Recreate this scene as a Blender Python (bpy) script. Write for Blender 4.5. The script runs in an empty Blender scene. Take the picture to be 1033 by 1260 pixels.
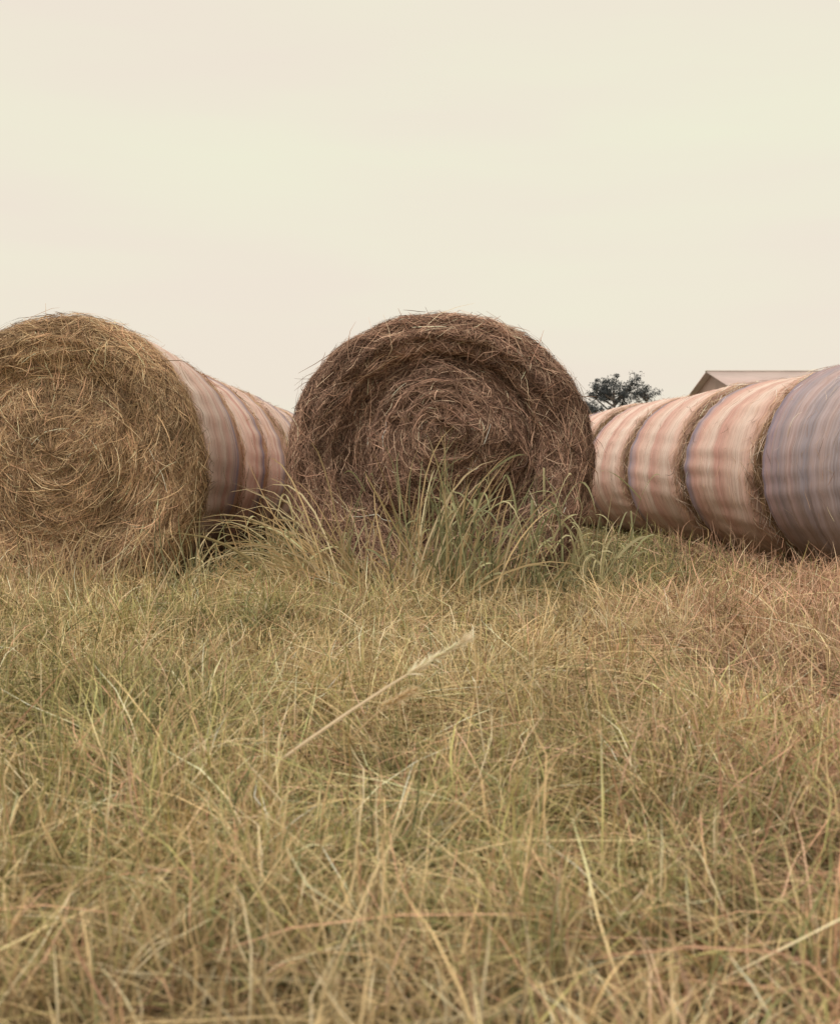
import bpy, math, numpy as np
from mathutils import Vector
rng=np.random.default_rng(7)
sc=bpy.context.scene
CAMH=.68; F=1420.0
def PX(px,py,Y): return np.array([(px-516.5)/F*Y, Y, CAMH+(580-py)/F*Y])

# ------------------------------------------------------------ helpers
def link(o,parent=None):
    sc.collection.objects.link(o)
    if parent: o.parent=parent
    return o
def empty(name,loc=(0,0,0),rz=0):
    e=bpy.data.objects.new(name,None); e.empty_display_size=.2
    e.location=loc; e.rotation_euler=(0,0,rz); return link(e)
def np_mesh(name,V,Q,col=None,smooth=True,attrs=None):
    m=bpy.data.meshes.new(name)
    V=np.ascontiguousarray(V,dtype=np.float32); Q=np.ascontiguousarray(Q,dtype=np.int32)
    n=len(Q);k=Q.shape[1]
    m.vertices.add(len(V)); m.vertices.foreach_set('co',V.ravel())
    m.loops.add(n*k); m.loops.foreach_set('vertex_index',Q.ravel())
    m.polygons.add(n); m.polygons.foreach_set('loop_start',np.arange(0,n*k,k,dtype=np.int32))
    if smooth: m.polygons.foreach_set('use_smooth',np.ones(n,dtype=bool))
    m.update(calc_edges=True)
    if col is not None:
        a=m.attributes.new('Col','FLOAT_COLOR','POINT')
        c=np.ones((len(V),4),dtype=np.float32); c[:,:3]=col; a.data.foreach_set('color',c.ravel())
    if attrs is not None:
        a=m.attributes.new('cyl','FLOAT_VECTOR','POINT'); a.data.foreach_set('vector',np.ascontiguousarray(attrs,dtype=np.float32).ravel())
    return m
def nrm(a): return a/(np.linalg.norm(a,axis=-1,keepdims=True)+1e-9)
def ribbons(name,P,side,width,col,taper=None):
    """P (N,K,3) side (N,3)/(N,K,3) width (N,) col (N,3)/(N,K,3)"""
    N,K,_=P.shape
    if side.ndim==2: side=side[:,None,:]
    if taper is None: taper=np.linspace(1,.25,K)
    w=(width[:,None]*taper[None,:])[:,:,None]*.5
    L=P-side*w; R=P+side*w
    V=np.stack([L,R],axis=2).reshape(-1,3)
    if col.ndim==2: col=np.repeat(col[:,None,:],K,axis=1)
    C=np.repeat(col[:,:,None,:],2,axis=2).reshape(-1,3)
    base=(np.arange(N)*K*2)[:,None]+(np.arange(K-1)*2)[None,:]
    Q=np.stack([base,base+1,base+3,base+2],axis=-1).reshape(-1,4)
    return np_mesh(name,V,Q,np.clip(C,0,.92))
def pick(pal,n,prob=None,jit=.22):
    pal=np.array(pal); i=rng.choice(len(pal),n,p=prob)
    return pal[i]*np.exp(rng.normal(0,jit,(n,1)))
# ------------------------------------------------------------ materials
def newmat(name):
    m=bpy.data.materials.new(name); m.use_nodes=True; nt=m.node_tree; nt.nodes.clear()
    out=nt.nodes.new('ShaderNodeOutputMaterial'); return m,nt,out
def blade_mat(name,transl=.3):
    m,nt,out=newmat(name)
    a=nt.nodes.new('ShaderNodeAttribute'); a.attribute_name='Col'
    p=nt.nodes.new('ShaderNodeBsdfDiffuse')
    nt.links.new(a.outputs['Color'],p.inputs['Color'])
    if transl:
        t=nt.nodes.new('ShaderNodeBsdfTranslucent'); mx=nt.nodes.new('ShaderNodeMixShader'); mx.inputs[0].default_value=transl
        nt.links.new(a.outputs['Color'],t.inputs[0])
        nt.links.new(p.outputs[0],mx.inputs[1]); nt.links.new(t.outputs[0],mx.inputs[2]); nt.links.new(mx.outputs[0],out.inputs[0])
    else: nt.links.new(p.outputs[0],out.inputs[0])
    return m
STRAW=blade_mat('straw',0); GRASS=blade_mat('grass_blades',0); WEED=blade_mat('weed_blades',.3)
def ramp(nt,stops,fac=None):
    r=nt.nodes.new('ShaderNodeValToRGB'); e=r.color_ramp.elements
    while len(e)<len(stops): e.new(.5)
    for i,(p,c) in enumerate(stops): e[i].position=p; e[i].color=(*c,1)
    if fac is not None: nt.links.new(fac,r.inputs[0])
    return r
def noise(nt,vec,scale,detail=4,rough=.6):
    n=nt.nodes.new('ShaderNodeTexNoise'); n.inputs['Scale'].default_value=scale; n.inputs['Detail'].default_value=detail; n.inputs['Roughness'].default_value=rough
    if vec is not None: nt.links.new(vec,n.inputs['Vector'])
    return n
def vmul(nt,vec,s):
    v=nt.nodes.new('ShaderNodeVectorMath'); v.operation='MULTIPLY'; v.inputs[1].default_value=s; nt.links.new(vec,v.inputs[0]); return v.outputs[0]
def mixc(nt,f,a,b,mode='MIX'):
    m=nt.nodes.new('ShaderNodeMix'); m.data_type='RGBA'; m.blend_type=mode
    for v,i in ((f,0),(a,6),(b,7)):
        if isinstance(v,(int,float)): m.inputs[i].default_value=v
        elif isinstance(v,tuple): m.inputs[i].default_value=(*v,1)
        else: nt.links.new(v,m.inputs[i])
    return m.outputs[2]
def hay_mat(name,dark,light):
    m,nt,out=newmat(name)
    a=nt.nodes.new('ShaderNodeAttribute'); a.attribute_name='cyl'
    v=vmul(nt,a.outputs['Vector'],(9,60,60))
    n=noise(nt,v,1,6,.7)
    r=ramp(nt,[(.3,dark),(.7,light)],n.outputs[0])
    p=nt.nodes.new('ShaderNodeBsdfDiffuse')
    nt.links.new(r.outputs[0],p.inputs['Color'])
    b=nt.nodes.new('ShaderNodeBump'); b.inputs['Strength'].default_value=.7; b.inputs['Distance'].default_value=.02
    nt.links.new(n.outputs[0],b.inputs['Height']); nt.links.new(b.outputs[0],p.inputs['Normal']); nt.links.new(p.outputs[0],out.inputs[0])
    return m
HAY_D=hay_mat('hay_weathered',(.06,.036,.028),(.18,.11,.08))
HAY_G=hay_mat('hay_golden',(.12,.075,.045),(.36,.23,.13))
def net_mat(name,stops,seed):
    m,nt,out=newmat(name)
    a=nt.nodes.new('ShaderNodeAttribute'); a.attribute_name='cyl'
    vec=a.outputs['Vector']
    sep=nt.nodes.new('ShaderNodeSeparateXYZ'); nt.links.new(vec,sep.inputs[0])
    oi=nt.nodes.new('ShaderNodeObjectInfo')
    off=nt.nodes.new('ShaderNodeVectorMath'); off.operation='ADD'
    comb=nt.nodes.new('ShaderNodeCombineXYZ'); mm=nt.nodes.new('ShaderNodeMath'); mm.operation='MULTIPLY'; mm.inputs[1].default_value=57+seed
    nt.links.new(oi.outputs['Random'],mm.inputs[0]); nt.links.new(mm.outputs[0],comb.inputs[1])
    nt.links.new(vec,off.inputs[0]); nt.links.new(comb.outputs[0],off.inputs[1]); ov=off.outputs[0]
    def centred(n,amt):
        w1=nt.nodes.new('ShaderNodeMath'); w1.operation='MULTIPLY_ADD'; w1.inputs[1].default_value=amt; w1.inputs[2].default_value=-amt/2
        nt.links.new(n.outputs[0],w1.inputs[0]); return w1.outputs[0]
    w1=centred(noise(nt,vmul(nt,ov,(1.0,2.5,0)),1,2),.12)
    w2=centred(noise(nt,vmul(nt,ov,(.5,16,0)),1,4,.65),.20)
    s1=nt.nodes.new('ShaderNodeMath'); nt.links.new(w1,s1.inputs[0]); nt.links.new(w2,s1.inputs[1])
    s2=nt.nodes.new('ShaderNodeMath'); nt.links.new(s1.outputs[0],s2.inputs[0]); nt.links.new(sep.outputs[1],s2.inputs[1])
    r=ramp(nt,stops,s2.outputs[0])
    fine=noise(nt,vmul(nt,ov,(.9,60,0)),1,4,.7)
    fr=ramp(nt,[(.30,(.62,.50,.47)),(.5,(.92,.86,.84)),(.66,(1.1,1.1,1.1))],fine.outputs[0])
    c1=mixc(nt,.8,r.outputs[0],fr.outputs[0],'MULTIPLY')
    # hay ends poking through the mesh: short flecks
    pn=noise(nt,vmul(nt,ov,(9,95,0)),1,4,.7)
    pr=ramp(nt,[(.50,(0,0,0)),(.72,(1,1,1))],pn.outputs[0])
    mf=nt.nodes.new('ShaderNodeMath'); mf.operation='MULTIPLY'; mf.inputs[1].default_value=.55; nt.links.new(pr.outputs[0],mf.inputs[0])
    c2=mixc(nt,mf.outputs[0],c1,(.46,.30,.23))
    # darker brown mixed in towards the bale's bottom, edge broken by noise
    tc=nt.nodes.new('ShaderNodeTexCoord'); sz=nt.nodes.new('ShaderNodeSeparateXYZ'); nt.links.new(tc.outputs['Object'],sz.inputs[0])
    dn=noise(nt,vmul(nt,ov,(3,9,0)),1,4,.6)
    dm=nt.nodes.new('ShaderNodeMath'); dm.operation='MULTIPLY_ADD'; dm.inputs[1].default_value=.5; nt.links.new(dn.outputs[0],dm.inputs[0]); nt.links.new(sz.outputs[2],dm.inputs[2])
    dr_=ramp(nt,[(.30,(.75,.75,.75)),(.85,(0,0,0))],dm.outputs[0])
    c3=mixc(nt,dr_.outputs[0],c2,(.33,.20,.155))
    p=nt.nodes.new('ShaderNodeBsdfPrincipled'); p.inputs['Roughness'].default_value=.55; p.inputs['Specular IOR Level'].default_value=.35
    nt.links.new(c3,p.inputs['Base Color'])
    b=nt.nodes.new('ShaderNodeBump'); b.inputs['Strength'].default_value=.5; b.inputs['Distance'].default_value=.01
    ad=nt.nodes.new('ShaderNodeMath'); nt.links.new(fine.outputs[0],ad.inputs[0]); nt.links.new(pn.outputs[0],ad.inputs[1])
    nt.links.new(ad.outputs[0],b.inputs['Height']); nt.links.new(b.outputs[0],p.inputs['Normal']); nt.links.new(p.outputs[0],out.inputs[0])
    return m
PK=(.82,.57,.50); PW=(.90,.74,.67); MV=(.52,.38,.41); BL=(.26,.24,.36); TN=(.52,.33,.25); BR=(.20,.11,.08); RD=(.72,.43,.38)
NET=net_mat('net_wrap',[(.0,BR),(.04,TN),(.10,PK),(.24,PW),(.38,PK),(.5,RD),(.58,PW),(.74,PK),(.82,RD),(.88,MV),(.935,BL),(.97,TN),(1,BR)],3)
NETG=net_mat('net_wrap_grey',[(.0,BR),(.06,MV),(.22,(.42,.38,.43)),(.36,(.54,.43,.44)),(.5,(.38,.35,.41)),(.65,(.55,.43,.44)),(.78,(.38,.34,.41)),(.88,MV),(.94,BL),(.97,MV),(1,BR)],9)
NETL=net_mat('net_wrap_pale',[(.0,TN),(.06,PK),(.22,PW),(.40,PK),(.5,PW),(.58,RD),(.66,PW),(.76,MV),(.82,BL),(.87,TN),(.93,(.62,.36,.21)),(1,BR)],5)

# ------------------------------------------------------------ hay bales
def make_bale(loc,rz,R,cz,L,shift,facemat,sidemat,pal,prob,nface,nrim,nside,hang,seed,relief=1.0,wmul=1.0,shape=(1,1),rimside=.14,dark=1.0):
    r0=np.random.default_rng(seed)
    lam=[(r0.integers(1,6),r0.uniform(-6,6),r0.uniform(0,6.28),r0.uniform(.004,.010)) for _ in range(7)]+\
        [(r0.integers(6,22),r0.uniform(-28,28),r0.uniform(0,6.28),r0.uniform(.002,.005)) for _ in range(9)]
    lamS=[(r0.integers(1,5),r0.uniform(-5,5),r0.uniform(0,6.28),r0.uniform(.003,.009)) for _ in range(5)]+\
        [(r0.integers(0,2),r0.uniform(20,60),r0.uniform(0,6.28),r0.uniform(.001,.003)) for _ in range(6)]+\
        [(r0.integers(12,40),r0.uniform(-4,4),r0.uniform(0,6.28),r0.uniform(.0005,.0020)) for _ in range(6)]
    rr=np.array([0,.1,.25,.38,.47,.55,.63,.72,.82,.91,.965,.99,1.0,1.0,1.003,1.0,.99,.965,.9,.6,0])*R
    yy=np.array([-.04,-.045,-.03,-.005,.025,.055,.05,.0,-.025,-.012,.03,.07,.13,.35*L,.6*L,L-.13,L-.06,L-.03,L-.01,L,L])
    yy[:12]=yy[:12]*np.where(np.arange(12)<9,relief,1)
    S=np.concatenate([[0],np.cumsum(np.hypot(np.diff(rr),np.diff(yy)))])
    ss=np.linspace(0,S[-1],int(S[-1]/.012))
    def sm(a):
        a=np.interp(ss,S,a); k=np.array([1,2,3,2,1])/9.; b=np.pad(a,2,mode='edge'); return np.convolve(b,k,'valid')
    RR=sm(rr);RR[0]=0.001;RR[-1]=.001; YY=sm(yy)
    dr=np.gradient(RR);dy=np.gradient(YY); NR=dy; NY=-dr; q=np.hypot(NR,NY)+1e-9; NR=NR/q; NY=NY/q
    s_rim=np.interp(.93*R,rr[:12],S[:12]); s_side=S[12]; s_back=S[15]
    def pos(s,th,lift):
        rho=np.interp(s,ss,RR); y=np.interp(s,ss,YY); nr=np.interp(s,ss,NR); ny=np.interp(s,ss,NY)
        lump=0; ls=0
        for k,m,ph,a in lam: lump=lump+a*np.sin(k*th+m*s+ph)
        for k,m,ph,a in lamS: ls=ls+a*np.sin(k*th+m*s+ph)
        f=np.clip((s-s_rim)/.12,0,1)
        lump=lump*np.clip(rho/.25,0,1)*(1-f)+ls*f
        ring=.010*relief*np.sin(2*np.pi*(rho*13-th/(2*np.pi)))*(s<s_rim)
        d=lift+lump+ring
        rho2=rho+d*nr; y2=y+d*ny
        x=rho2*np.cos(th)*shape[0]; z=cz+rho2*np.sin(th)*shape[1]+shift*(1-np.clip(rho/R,0,1))
        z=np.where(z<.06,.06-.06*(1-np.exp(-(.06-z)/.06)),z)
        return np.stack([x,y2,z],-1),nr,ny
    nt_=180; th=np.arange(nt_)/nt_*2*np.pi-math.pi/2
    SS,TH=np.meshgrid(ss,th,indexing='ij')
    P,_,_=pos(SS,TH,0.0)
    rho=np.interp(SS,ss,RR)
    cyl=np.stack([(TH)*R,np.where(SS>s_rim,(np.interp(SS,ss,YY))/L,SS),rho],-1)
    n=len(ss); I=np.arange(n-1)[:,None]*nt_; J=np.arange(nt_)[None,:]; J2=(J+1)%nt_
    Q=np.stack([I+J,I+nt_+J,I+nt_+J2,I+J2],-1).reshape(-1,4)
    me=np_mesh('bale_body',P.reshape(-1,3),Q,attrs=cyl.reshape(-1,3))
    me.materials.append(facemat); me.materials.append(sidemat)
    sf=np.repeat((ss[:-1]>s_rim+.03)&(ss[:-1]<s_back+.09),nt_).astype(np.int32)
    me.polygons.foreach_set('material_index',sf)
    e=empty('hay_bale',loc,rz)
    link(bpy.data.objects.new('rolled_hay',me),e)
    def straws(N,smin,smax,lmin,lmax,spread,liftsc,w,hangf,name,dim=1.0,tlim=None):
        s0=rng.uniform(0,1,N)
        if smin<.01: s0=np.sqrt(s0)*smax
        else: s0=smin+s0*(smax-smin)
        t0=rng.uniform(-.2*math.pi-.25,1.2*math.pi+.25,N) if smin>.01 else rng.uniform(0,2*math.pi,N)
        if tlim: t0=rng.uniform(tlim[0],tlim[1],N)
        al=rng.normal(0,spread,N)+np.where(rng.random(N)<.5,0,math.pi)
        ad=np.arctan2(-np.sin(t0),-np.cos(t0))
        h=rng.random(N)<hangf
        al=np.where(h,ad+rng.normal(0,.4,N),al)
        ln=rng.uniform(lmin,lmax,N)
        K=5; t=np.linspace(0,1,K)[None,:]
        al=al[:,None]+rng.normal(0,.6,N)[:,None]*t
        step=ln[:,None]/(K-1)
        rh=np.maximum(np.interp(s0,ss,RR),.06)[:,None]
        dth=np.cumsum(np.cos(al)*step/rh,axis=1); ds=np.cumsum(np.sin(al)*step,axis=1)
        s=np.abs(s0[:,None]+ds); thh=t0[:,None]+dth
        lb=rng.exponential(.006,N)+.001; lt=np.minimum(rng.exponential(liftsc,N),liftsc*2.5)
        lift=lb[:,None]+lt[:,None]*t**1.6
        Pp,nr,ny=pos(s,thh,lift)
        nv=np.stack([nr[:,0]*np.cos(thh[:,0]),ny[:,0],nr[:,0]*np.sin(thh[:,0])],-1)+rng.normal(0,.35,(N,3))
        side=nrm(np.cross(Pp[:,-1]-Pp[:,0],nv))
        col=pick(pal,N,prob)
        clump=1+.28*np.sin(3*t0+11*s0+seed)+.2*np.sin(7*t0-17*s0+2)
        # weathered windings alternate with fresher ones in the roll
        clump=clump*(1+.3*np.sin(2*np.pi*(s0*5.5-t0/(2*np.pi))))
        col=col*np.clip(clump,.4,1.6)[:,None]*dim
        m=ribbons(name,Pp,side,rng.uniform(.0018,.0042,N)*w*wmul,col,np.array([.7,1,1,.8,.35])); m.materials.append(STRAW)
        link(bpy.data.objects.new(name,m),e)
    if nface: straws(nface,0,s_rim+.04,.05,.22,.38,.010,1,hang,'face_straw')
    if nface>8000: straws(nface//16,0,s_rim-.05,.10,.32,.7,.035,1.1,hang+.15,'frayed_straw')
    if nrim:
        straws(nrim,s_rim-.06,s_side+rimside,.05,.20,.4,.010,1,.1,'rim_straw')
        straws(nrim//7,s_back+.0,s_back+.12,.05,.18,.35,.008,1,.1,'back_rim_straw')
    if nside: straws(nside,s_side,s_back,.04,.14,.4,.012,.7,.0,'side_straw')
    return e
DK=[(.46,.295,.22),(.31,.185,.14),(.20,.12,.09),(.62,.44,.33),(.12,.075,.06)]
DKP=[.26,.29,.2,.12,.13]
GD=[(.54,.37,.22),(.42,.275,.165),(.66,.49,.32),(.24,.155,.10),(.52,.315,.205)]
GDP=[.3,.26,.14,.16,.14]
TP=[(.60,.42,.30),(.45,.30,.21),(.32,.2,.15),(.74,.58,.48)]
make_bale((.116,5.97,0),math.atan(.045),.80,.70,1.35,.23,HAY_D,HAY_D,DK,DKP,42000,13000,1500,.10,1,relief=1.6)
for i in range(1,3):
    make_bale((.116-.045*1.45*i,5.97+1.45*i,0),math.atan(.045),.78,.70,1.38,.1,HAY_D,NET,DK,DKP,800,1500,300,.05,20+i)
for i in range(6):
    Y=6.2+1.42*i; X=-1.955+.0*(Y-6.2)
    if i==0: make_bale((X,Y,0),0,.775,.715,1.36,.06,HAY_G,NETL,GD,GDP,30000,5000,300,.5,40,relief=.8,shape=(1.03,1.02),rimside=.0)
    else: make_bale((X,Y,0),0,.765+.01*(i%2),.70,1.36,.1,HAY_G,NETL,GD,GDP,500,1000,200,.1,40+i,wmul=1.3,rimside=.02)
for i in range(8):
    Y=6.8+1.55*i; X=3.0-.122*(Y-9.5)
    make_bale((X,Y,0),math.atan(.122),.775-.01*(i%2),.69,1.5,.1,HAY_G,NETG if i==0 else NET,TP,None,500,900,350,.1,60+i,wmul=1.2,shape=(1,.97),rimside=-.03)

# ------------------------------------------------------------ ground
m,nt,out=newmat('field_soil')
tc=nt.nodes.new('ShaderNodeTexCoord'); n1=noise(nt,tc.outputs['Object'],3,8,.65); n2=noise(nt,tc.outputs['Object'],.05,4,.6)
r=ramp(nt,[(.3,(.08,.08,.055)),(.55,(.17,.14,.09)),(.75,(.30,.22,.15))],n1.outputs[0])
r2=ramp(nt,[(.35,(.75,.85,.7)),(.65,(1.2,1.05,.95))],n2.outputs[0])
c=mixc(nt,1.0,r.outputs[0],r2.outputs[0],'MULTIPLY')
p=nt.nodes.new('ShaderNodeBsdfPrincipled'); p.inputs['Roughness'].default_value=.95; p.inputs['Specular IOR Level'].default_value=.1
b=nt.nodes.new('ShaderNodeBump'); b.inputs['Distance'].default_value=.03; nt.links.new(n1.outputs[0],b.inputs['Height']); nt.links.new(b.outputs[0],p.inputs['Normal'])
nt.links.new(c,p.inputs['Base Color']); nt.links.new(p.outputs[0],out.inputs[0])
g=1500
me=np_mesh('ground',np.array([[-g,-g,0],[g,-g,0],[g,g,0],[-g,g,0]]),np.array([[0,1,2,3]]),smooth=False); me.materials.append(m)
link(bpy.data.objects.new('ground',me))

# ------------------------------------------------------------ grass
def vnoise(x,y,seed,sc_):
    r0=np.random.default_rng(seed); G=r0.random((64,64)); x=(x*sc_)%64; y=(y*sc_)%64
    xi=x.astype(int);yi=y.astype(int);fx=x-xi;fy=y-yi;fx=fx*fx*(3-2*fx);fy=fy*fy*(3-2*fy)
    a=G[xi%64,yi%64];b=G[(xi+1)%64,yi%64];c=G[xi%64,(yi+1)%64];d=G[(xi+1)%64,(yi+1)%64]
    return (a*(1-fx)+b*fx)*(1-fy)+(c*(1-fx)+d*fx)*fy
def in_bale(x,y):
    a=(np.abs(x-(.116-.045*(y-5.97)))<.55)&(y>6.0)&(y<10.3)
    b=(np.abs(x+1.955)<.55)&(y>6.25)&(y<14.7)
    c=(np.abs(x-(3.0-.122*(y-9.5)))<.5)&(y>6.85)&(y<19)
    return a|b|c
gx=[];gy=[]
def scatter(n,y0,y1,half0,slope):
    y=rng.uniform(y0,y1,n*2); x=rng.uniform(-1,1,n*2)*(half0+slope*y1)
    k=np.abs(x)<half0+slope*y
    x=x[k][:n];y=y[k][:n]; gx.append(x);gy.append(y)
scatter(50000,.95,3.0,.22,.39)
scatter(74000,3.0,6.4,.25,.40)
scatter(18000,6.0,11,.5,.42)
scatter(5000,11,24,1,.5)
scatter(6000,-1,14,5,.2)
x=np.concatenate(gx);y=np.concatenate(gy)
dens=vnoise(x,y,3,3.3)*.45+vnoise(x,y,4,9)*.55
k=(~in_bale(x,y))&(rng.random(len(x))<np.clip(.12+dens*1.6,0,1))&~((np.hypot(x,y)<.85))
x=x[k];y=y[k];N=len(x)
cell=.11
ci=np.floor(x/cell);cj=np.floor(y/cell)
hsh=lambda a,b,s:(np.sin(a*127.1+b*311.7+s)*43758.5453)%1.0
cx=(ci+.5+(hsh(ci,cj,1.)-.5)*.9)*cell; cy=(cj+.5+(hsh(ci,cj,2.)-.5)*.9)*cell
pull=np.where(hsh(ci,cj,3.)<.75,rng.uniform(.3,.95,N),0); dx=x-cx;dy=y-cy
out_ang=np.arctan2(dy,dx)
x=x-dx*pull;y=y-dy*pull
tuft=hsh(ci,cj,4.)
hn=vnoise(x,y,11,1.6)
dist=np.hypot(x,y)
h=(.075+.07*hn+.11*tuft**1.5)*np.exp(rng.normal(0,.33,N))
h=np.clip(h,.04,.32)
ang=vnoise(x,y,13,2.2)*6.28*1.5+rng.normal(0,1.0,N)+.4
dirx=np.cos(ang)*.6+np.cos(out_ang)*.7; diry=np.sin(ang)*.6+np.sin(out_ang)*.7
lean=np.abs(rng.normal(.3,.35,N)); curl=np.clip(rng.normal(.7,.7,N),-1.2,1.6)
K=6;t=np.linspace(0,1,K)[None,:]
hor=h[:,None]*(lean[:,None]*t+curl[:,None]*t**2.2)
zz=h[:,None]*(t-.45*np.abs(curl)[:,None]*t**2.6)
zz=np.maximum(zz,.004*t)
sw=rng.normal(0,.17,(N,1))*h[:,None]*np.sin(t*math.pi*rng.uniform(.8,2.2,(N,1)))
P=np.stack([x[:,None]+dirx[:,None]*hor-diry[:,None]*sw, y[:,None]+diry[:,None]*hor+dirx[:,None]*sw, zz-.004],-1)
sa=rng.uniform(0,6.28,N); side=np.stack([np.cos(sa),np.sin(sa),rng.normal(0,.25,N)],-1)
side=nrm(side)
w=rng.uniform(.0018,.0042,N)*(1+np.clip(dist-3,0,20)*.14)
straw=pick([(.84,.64,.37),(.72,.53,.29),(.92,.77,.52),(.52,.36,.20)],N,[.35,.3,.16,.19],.16)
green=pick([(.42,.38,.16),(.50,.44,.20),(.29,.30,.14)],N,None,.2)
pink=pick([(.78,.46,.31),(.86,.56,.40),(.54,.31,.21)],N,None,.16)
gp=np.clip(.22+1.1*(vnoise(x,y,17,1.1)-.45)+.10*np.clip((2.9-y),0,1)+.35*(tuft-.5),.03,.75)
pp=np.clip((x-.30*y*.55-.1)*.8+.16+.6*(vnoise(x,y,18,1.3)-.5),0.07,.85)
u=rng.random(N); tip=np.where((u<gp)[:,None],green,straw)
u2=rng.random(N); tip=np.where((u2<pp)[:,None],pink,tip)
tip=tip*((.66+.6*hsh(ci,cj,5.))*(.8+.4*vnoise(x,y,21,2.7)))[:,None]
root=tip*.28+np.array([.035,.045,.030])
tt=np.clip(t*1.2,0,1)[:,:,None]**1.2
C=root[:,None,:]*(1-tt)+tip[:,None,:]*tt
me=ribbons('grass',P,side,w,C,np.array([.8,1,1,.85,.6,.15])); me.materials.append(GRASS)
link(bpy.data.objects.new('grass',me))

# ------------------------------------------------------------ tall dry stalks & weeds
def curve3(p0,p1,sag,K,rot=0):
    t=np.linspace(0,1,K)[:,None]; p=p0*(1-t)+p1*t
    return p+np.array(sag)*(4*t*(1-t))
SP=[];SS_=[];SW=[];SC=[]
def add(P,side,w,c): SP.append(P);SS_.append(side);SW.append(w);SC.append(c)
K8=8
def stalk(p0,p1,sag,w,c,head=False,cross=True):
    P=curve3(np.array(p0),np.array(p1),sag,K8)
    d=nrm((P[-1]-P[0])[None])[0]; s=nrm(np.cross(d,np.array([.15,1,.1]))[None])[0]
    add(P,s,w,c)
    if cross: add(P,nrm(np.cross(d,s)[None])[0],w,c)
    if head:
        d=nrm((P[-1]-P[-2])[None])[0]
        for k in range(260):
            a=rng.uniform(.0,.13)
            q=P[-1]-d*a; e=q+d*rng.uniform(.012,.03)+rng.normal(0,.0065,3)
            add(curve3(q,e,(0,0,0),K8),nrm(rng.normal(0,1,(1,3)))[0],rng.uniform(.002,.004),np.array(c)*rng.uniform(.9,1.2))
LS=(.86,.70,.50)
tipP=PX(572,788,2.2); midP=PX(352,940,2.2); dd=midP-tipP; root_=tipP+dd*(tipP[2]/-dd[2])
stalk(root_,tipP,(0,-.02,.02),.007,(.92,.78,.60),True)
stalk(np.array([-.22,2.5,0]),PX(508,850,2.2),(0,0,.03),.004,LS,True)
stalk(np.array([-1.12,4.5,0]),PX(214,690,4.4),(0,0,.0),.009,LS)
stalk(np.array([-1.0,4.0,0]),PX(170,770,3.9),(0,0,.0),.006,LS)
stalk(np.array([1.22,4.5,0]),PX(862,728,4.4),(0,0,.0),.011,(.92,.76,.62))
def fan(root,n,amean,asd,lmin,lmax,cols,w=.004,ysd=.12,xsd=.1,droop=.25):
    for k in range(n):
        r0=np.array([root[0]+rng.normal(0,xsd),root[1]+rng.normal(0,ysd),0])
        a=rng.normal(amean,asd); L=rng.uniform(lmin,lmax)
        d=np.array([math.sin(a),rng.normal(-.12,.15),math.cos(a)])
        p1=r0+d*L; p1[2]=max(p1[2],.03)-abs(math.sin(a))*L*droop*rng.uniform(.2,1)
        p1[2]=max(p1[2],.04)
        stalk(r0,p1,(rng.normal(0,.04),0,L*droop*rng.uniform(.2,.8)),w*rng.uniform(.5,1.3),np.array(cols[rng.integers(len(cols))])*rng.uniform(.55,1.15),cross=False)
STC=[(.80,.61,.36),(.90,.74,.50),(.62,.45,.26),(.50,.41,.23)]
GRC=[(.44,.42,.25),(.34,.34,.19),(.56,.51,.32),(.27,.27,.16)]
fan((-.32,5.4),100,-.95,.3,.35,.9,STC,w=.007,droop=.4)
fan((-.62,5.55),70,-.4,.5,.2,.55,STC,w=.006)
fan((-1.0,5.8),90,.3,.7,.2,.55,STC+GRC,xsd=.2,w=.006)
fan((-1.9,5.95),190,.0,.5,.2,.46,STC,xsd=.5,w=.005)
fan((.12,5.45),100,.12,.32,.4,.92,STC+STC+GRC,xsd=.14,w=.007)
fan((.45,5.6),80,.0,.55,.25,.65,GRC+STC,xsd=.25,w=.006)
fan((-.2,5.5),100,-.15,.5,.25,.66,STC,xsd=.25,w=.006)
fan((.9,6.0),45,.4,.5,.15,.42,STC+GRC,xsd=.15,w=.006)
fan((1.9,8.2),110,.0,.7,.1,.35,[(.6,.38,.27),(.7,.48,.36),(.48,.34,.24)],xsd=.6,ysd=.5,w=.005)
def leafy(x0,y0,H,leanx,cols):
    top=np.array([x0+leanx,y0-rng.uniform(0,.12),H]); base=np.array([x0,y0,0])
    c=np.array(cols[rng.integers(len(cols))])*rng.uniform(.85,1.15)
    stalk(base,top,(leanx*-.15,0,0),.006,c*.9)
    nl=rng.integers(3,7)
    for k in range(nl):
        f=rng.uniform(.2,1.0); q=base*(1-f)+top*f
        a=rng.uniform(0,6.28); L=rng.uniform(.16,.42); up=rng.uniform(.5,1.6)
        d=np.array([math.cos(a),math.sin(a)*.6-.2,0])*rng.uniform(.4,1); t=np.linspace(0,1,K8)[:,None]
        P=q+d*L*t*(1-.25*t)+np.array([0,0,1])*(up*L*t-(up+.2)*L*t**2*rng.uniform(.4,1.0))
        s=nrm(np.cross(d,np.array([0,0,1]))[None]+rng.normal(0,.45,(1,3)))[0]
        add(P,s,rng.uniform(.007,.015),c*rng.uniform(.85,1.4))
for k in range(26): leafy(rng.normal(.24,.2),rng.uniform(5.3,5.7),rng.uniform(.3,.72),rng.normal(0,.12),GRC)
for k in range(16): leafy(rng.uniform(.55,.98),rng.uniform(5.4,5.75),rng.uniform(.25,.6),rng.normal(.03,.1),GRC)
for k in range(8): leafy(rng.uniform(-.55,-.2),rng.uniform(5.4,5.8),rng.uniform(.3,.7),rng.normal(-.05,.12),GRC)
for k in range(10): leafy(rng.uniform(-1.1,-.7),rng.uniform(5.7,6.3),rng.uniform(.2,.5),rng.normal(0,.1),GRC)
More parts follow.
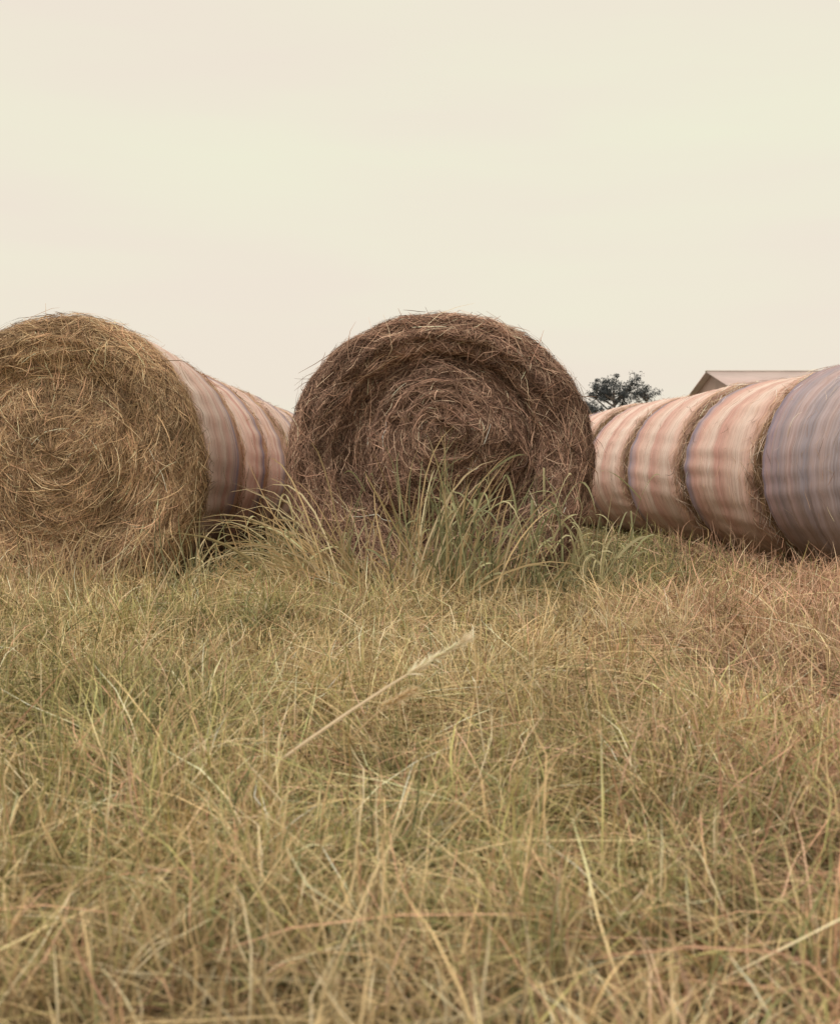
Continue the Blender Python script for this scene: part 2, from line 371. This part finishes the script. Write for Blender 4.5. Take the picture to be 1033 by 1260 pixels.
for k in range(4): leafy(rng.uniform(.9,1.1),rng.uniform(6.2,6.6),rng.uniform(.3,.45),0,GRC)
me=ribbons('tall_weeds',np.array(SP),np.array(SS_),np.array(SW),np.array(SC),np.array([.7,.9,1,1,.9,.75,.5,.12])); me.materials.append(WEED)
link(bpy.data.objects.new('tall_weeds',me))

# ------------------------------------------------------------ trees
m,nt,out=newmat('bark'); p=nt.nodes.new('ShaderNodeBsdfPrincipled'); n=noise(nt,None,12); r=ramp(nt,[(.3,(.05,.04,.035)),(.7,(.14,.11,.09))],n.outputs[0])
nt.links.new(r.outputs[0],p.inputs['Base Color']); p.inputs['Roughness'].default_value=.9; nt.links.new(p.outputs[0],out.inputs[0]); BARK=m
LEAF=blade_mat('leaves',.25)
def tube(P,rad,nseg=7):
    V=[];Q=[]
    for i,(p_,r_) in enumerate(zip(P,rad)):
        d=nrm((P[min(i+1,len(P)-1)]-P[max(i-1,0)])[None])[0]; a=nrm(np.cross(d,[.3,1,.2])[None])[0]; b_=np.cross(d,a)
        for j in range(nseg):
            t=2*math.pi*j/nseg; V.append(p_+r_*(math.cos(t)*a+math.sin(t)*b_))
    for i in range(len(P)-1):
        for j in range(nseg): Q.append([i*nseg+j,i*nseg+(j+1)%nseg,(i+1)*nseg+(j+1)%nseg,(i+1)*nseg+j])
    return np.array(V),np.array(Q)
def make_tree(loc,H,W,seed,nl=9000):
    r0=np.random.default_rng(seed); e=empty('tree',loc)
    VV=[];QQ=[];off=0;tips=[]
    def addt(P,rad):
        nonlocal off
        V,Q=tube(P,rad); VV.append(V);QQ.append(Q+off);off+=len(V)
    tr=np.array([[0,0,-.1],[.05,0,H*.15],[-.03,.04,H*.3],[.04,0,H*.55],[0,0,H*.85]]); addt(tr,[.16,.13,.11,.07,.02])
    for k in range(22):
        f=r0.uniform(.2,.8); b0=np.array([0,0,H*f]); a=r0.uniform(0,6.28); L=W*.5*r0.uniform(.6,1.05)*(1.15-.4*f)
        e1=b0+np.array([math.cos(a)*L,math.sin(a)*L,min(L*r0.uniform(.35,1.1),H*1.0-b0[2])])
        mid=(b0+e1)/2+r0.normal(0,.08,3); addt(np.array([b0,mid,e1]),[.05,.03,.008])
        tips+= [e1,mid*.4+e1*.6]
        for q in range(3):
            s=mid*.5+e1*.5; e2=s+r0.normal(0,1,3)*W*.13+np.array([0,0,.12]); addt(np.array([s,(s+e2)/2+r0.normal(0,.03,3),e2]),[.02,.012,.004]); tips.append(e2)
    me=np_mesh('trunk_and_limbs',np.concatenate(VV),np.concatenate(QQ)); me.materials.append(BARK); link(bpy.data.objects.new('trunk_and_limbs',me),e)
    tips=np.array(tips); i=r0.integers(0,len(tips),nl); sz=r0.uniform(.12,.36,len(tips))[i]
    c=tips[i]+nrm(r0.normal(0,1,(nl,3)))*(r0.random((nl,1))**.5)*sz[:,None]*np.array([1.1,1.1,.8])
    d=nrm(r0.normal(0,1,(nl,3))); sd=nrm(np.cross(d,r0.normal(0,1,(nl,3)))); ln=r0.uniform(.05,.12,(nl,1))
    P=np.stack([c-d*ln*.5,c,c+d*ln*.5],1)
    br=r0.uniform(.6,1.3,len(tips))[i][:,None]*r0.uniform(.7,1.2,(nl,1))
    me=ribbons('foliage',P,sd,r0.uniform(.03,.055,nl),np.array([.12,.13,.14])*br,np.array([.3,1,.2])); me.materials.append(LEAF)
    link(bpy.data.objects.new('foliage',me),e)
def gx_(px,Y): return (px-516.5)/F*Y
make_tree((gx_(755,50),50,0),4.85,2.6,5,7000)
make_tree((gx_(796,53),53,0),5.0,2.0,9,4500)
make_tree((gx_(733,55),55,0),4.2,1.8,12,4000)

# ------------------------------------------------------------ barn
barn=empty('barn',(16.2,60,0))
def simple_mat(name,c,rough=.6,metal=0,corr=None):
    m,nt,out=newmat(name); p=nt.nodes.new('ShaderNodeBsdfPrincipled'); tc=nt.nodes.new('ShaderNodeTexCoord')
    n=noise(nt,tc.outputs['Object'],.8,6); r=ramp(nt,[(.3,tuple(v*.82 for v in c)),(.7,c)],n.outputs[0])
    nt.links.new(r.outputs[0],p.inputs['Base Color']); p.inputs['Roughness'].default_value=rough; p.inputs['Metallic'].default_value=metal
    nt.links.new(p.outputs[0],out.inputs[0]); return m
WALL=simple_mat('barn_siding',(.46,.31,.27)); ROOF=simple_mat('metal_roof',(.70,.53,.51),.45); TRIM=simple_mat('barn_trim',(.75,.68,.62)); DOOR=simple_mat('barn_door_paint',(.20,.13,.11))
def boxm(name,a,b,mat,parent):
    a=np.array(a,float);b=np.array(b,float)
    V=np.array([[a[0] if i&1==0 else b[0],a[1] if i&2==0 else b[1],a[2] if i&4==0 else b[2]] for i in range(8)])
    me=np_mesh(name,V,np.array([[0,2,3,1],[4,5,7,6],[0,1,5,4],[2,6,7,3],[0,4,6,2],[1,3,7,5]]),smooth=False); me.materials.append(mat)
    return link(bpy.data.objects.new(name,me),parent)
Lb,Wb,He,Hr=30,8,5.15,6.15
V=[[0,0,0],[Lb,0,0],[Lb,Wb,0],[0,Wb,0],[0,0,He],[Lb,0,He],[Lb,Wb,He],[0,Wb,He],[0,Wb/2,Hr],[Lb,Wb/2,Hr]]
me=bpy.data.meshes.new('walls'); me.from_pydata(V,[],[[0,1,5,4],[2,3,7,6],[3,0,4,8,7],[1,2,6,9,5]]); me.materials.append(WALL); link(bpy.data.objects.new('walls',me),barn)
for k in range(1,60): boxm('siding_rib',(k*.5,-.04,0.05),(k*.5+.06,-.003,He-.1),WALL,barn)
for k in range(1,16): boxm('siding_rib',(-.04,k*.5,0.05),(-.003,k*.5+.06,He-.1),WALL,barn)
o=.35; sl=(Hr-He)/(Wb/2)
def roofside(y0,z0,y1,z1,nm):
    V=[[-o,y0,z0],[Lb+o,y0,z0],[Lb+o,y1,z1],[-o,y1,z1]]; V+= [[a,b_,c_+.08] for a,b_,c_ in V]
    me=np_mesh(nm,np.array(V),np.array([[0,3,2,1],[4,5,6,7],[0,1,5,4],[1,2,6,5],[2,3,7,6],[3,0,4,7]]),smooth=False); me.materials.append(ROOF); link(bpy.data.objects.new(nm,me),barn)
roofside(-o,He-sl*o+.01,Wb/2-.003,Hr+.01,'roof_slope'); roofside(Wb/2+.003,Hr+.01,Wb+o,He-sl*o+.01,'roof_slope')
boxm('ridge_cap',(-o-.02,Wb/2-.15,Hr+.06),(Lb+o+.02,Wb/2+.15,Hr+.13),TRIM,barn)
boxm('sliding_door',(-.12,2.4,0),(-.05,5.6,3.8),DOOR,barn); boxm('door_track',(-.16,1.2,3.82),(-.05,6.8,3.95),TRIM,barn)
for k in range(4): boxm('window',(4+k*6.5,-.09,2.2),(5.4+k*6.5,-.045,3.2),DOOR,barn)

# ------------------------------------------------------------ world, sun, camera
w=bpy.data.worlds.new('World'); sc.world=w; w.use_nodes=True; nt=w.node_tree; bg=nt.nodes['Background']
sky=nt.nodes.new('ShaderNodeTexSky'); sky.sky_type='NISHITA'; sky.sun_disc=False
EL=math.radians(52); AZ=math.radians(215)
sky.sun_elevation=EL; sky.sun_rotation=AZ; sky.dust_density=4
tc=nt.nodes.new('ShaderNodeTexCoord')
n=noise(nt,vmul(nt,tc.outputs['Generated'],(1.5,1.5,9)),1,4,.5)
r=ramp(nt,[(.35,(9.0,8.85,6.9)),(.65,(9.0,8.1,6.85))],n.outputs[0])
c=mixc(nt,.94,sky.outputs[0],r.outputs[0]); nt.links.new(c,bg.inputs[0]); bg.inputs[1].default_value=.1
sl_=bpy.data.lights.new('sun','SUN'); sl_.energy=1.5; sl_.angle=math.radians(25); sl_.color=(1,.93,.84)
so=link(bpy.data.objects.new('sun',sl_))
d=Vector((math.sin(AZ)*math.cos(EL),math.cos(AZ)*math.cos(EL),math.sin(EL)))
so.rotation_euler=d.to_track_quat('Z','Y').to_euler(); so.location=(0,0,20)
cam=bpy.data.cameras.new('camera'); cam.sensor_fit='VERTICAL'; cam.sensor_height=36; cam.lens=F/1260*36; cam.shift_y=-50/1260
cam.clip_end=4000; cam.clip_start=.05
cam.dof.use_dof=True; cam.dof.focus_distance=5.6; cam.dof.aperture_fstop=6.0
co=link(bpy.data.objects.new('camera',cam)); co.location=(0,0,CAMH); co.rotation_euler=(math.radians(90),0,0); sc.camera=co
sc.view_settings.view_transform='Standard'; sc.view_settings.look='None'; sc.view_settings.exposure=0
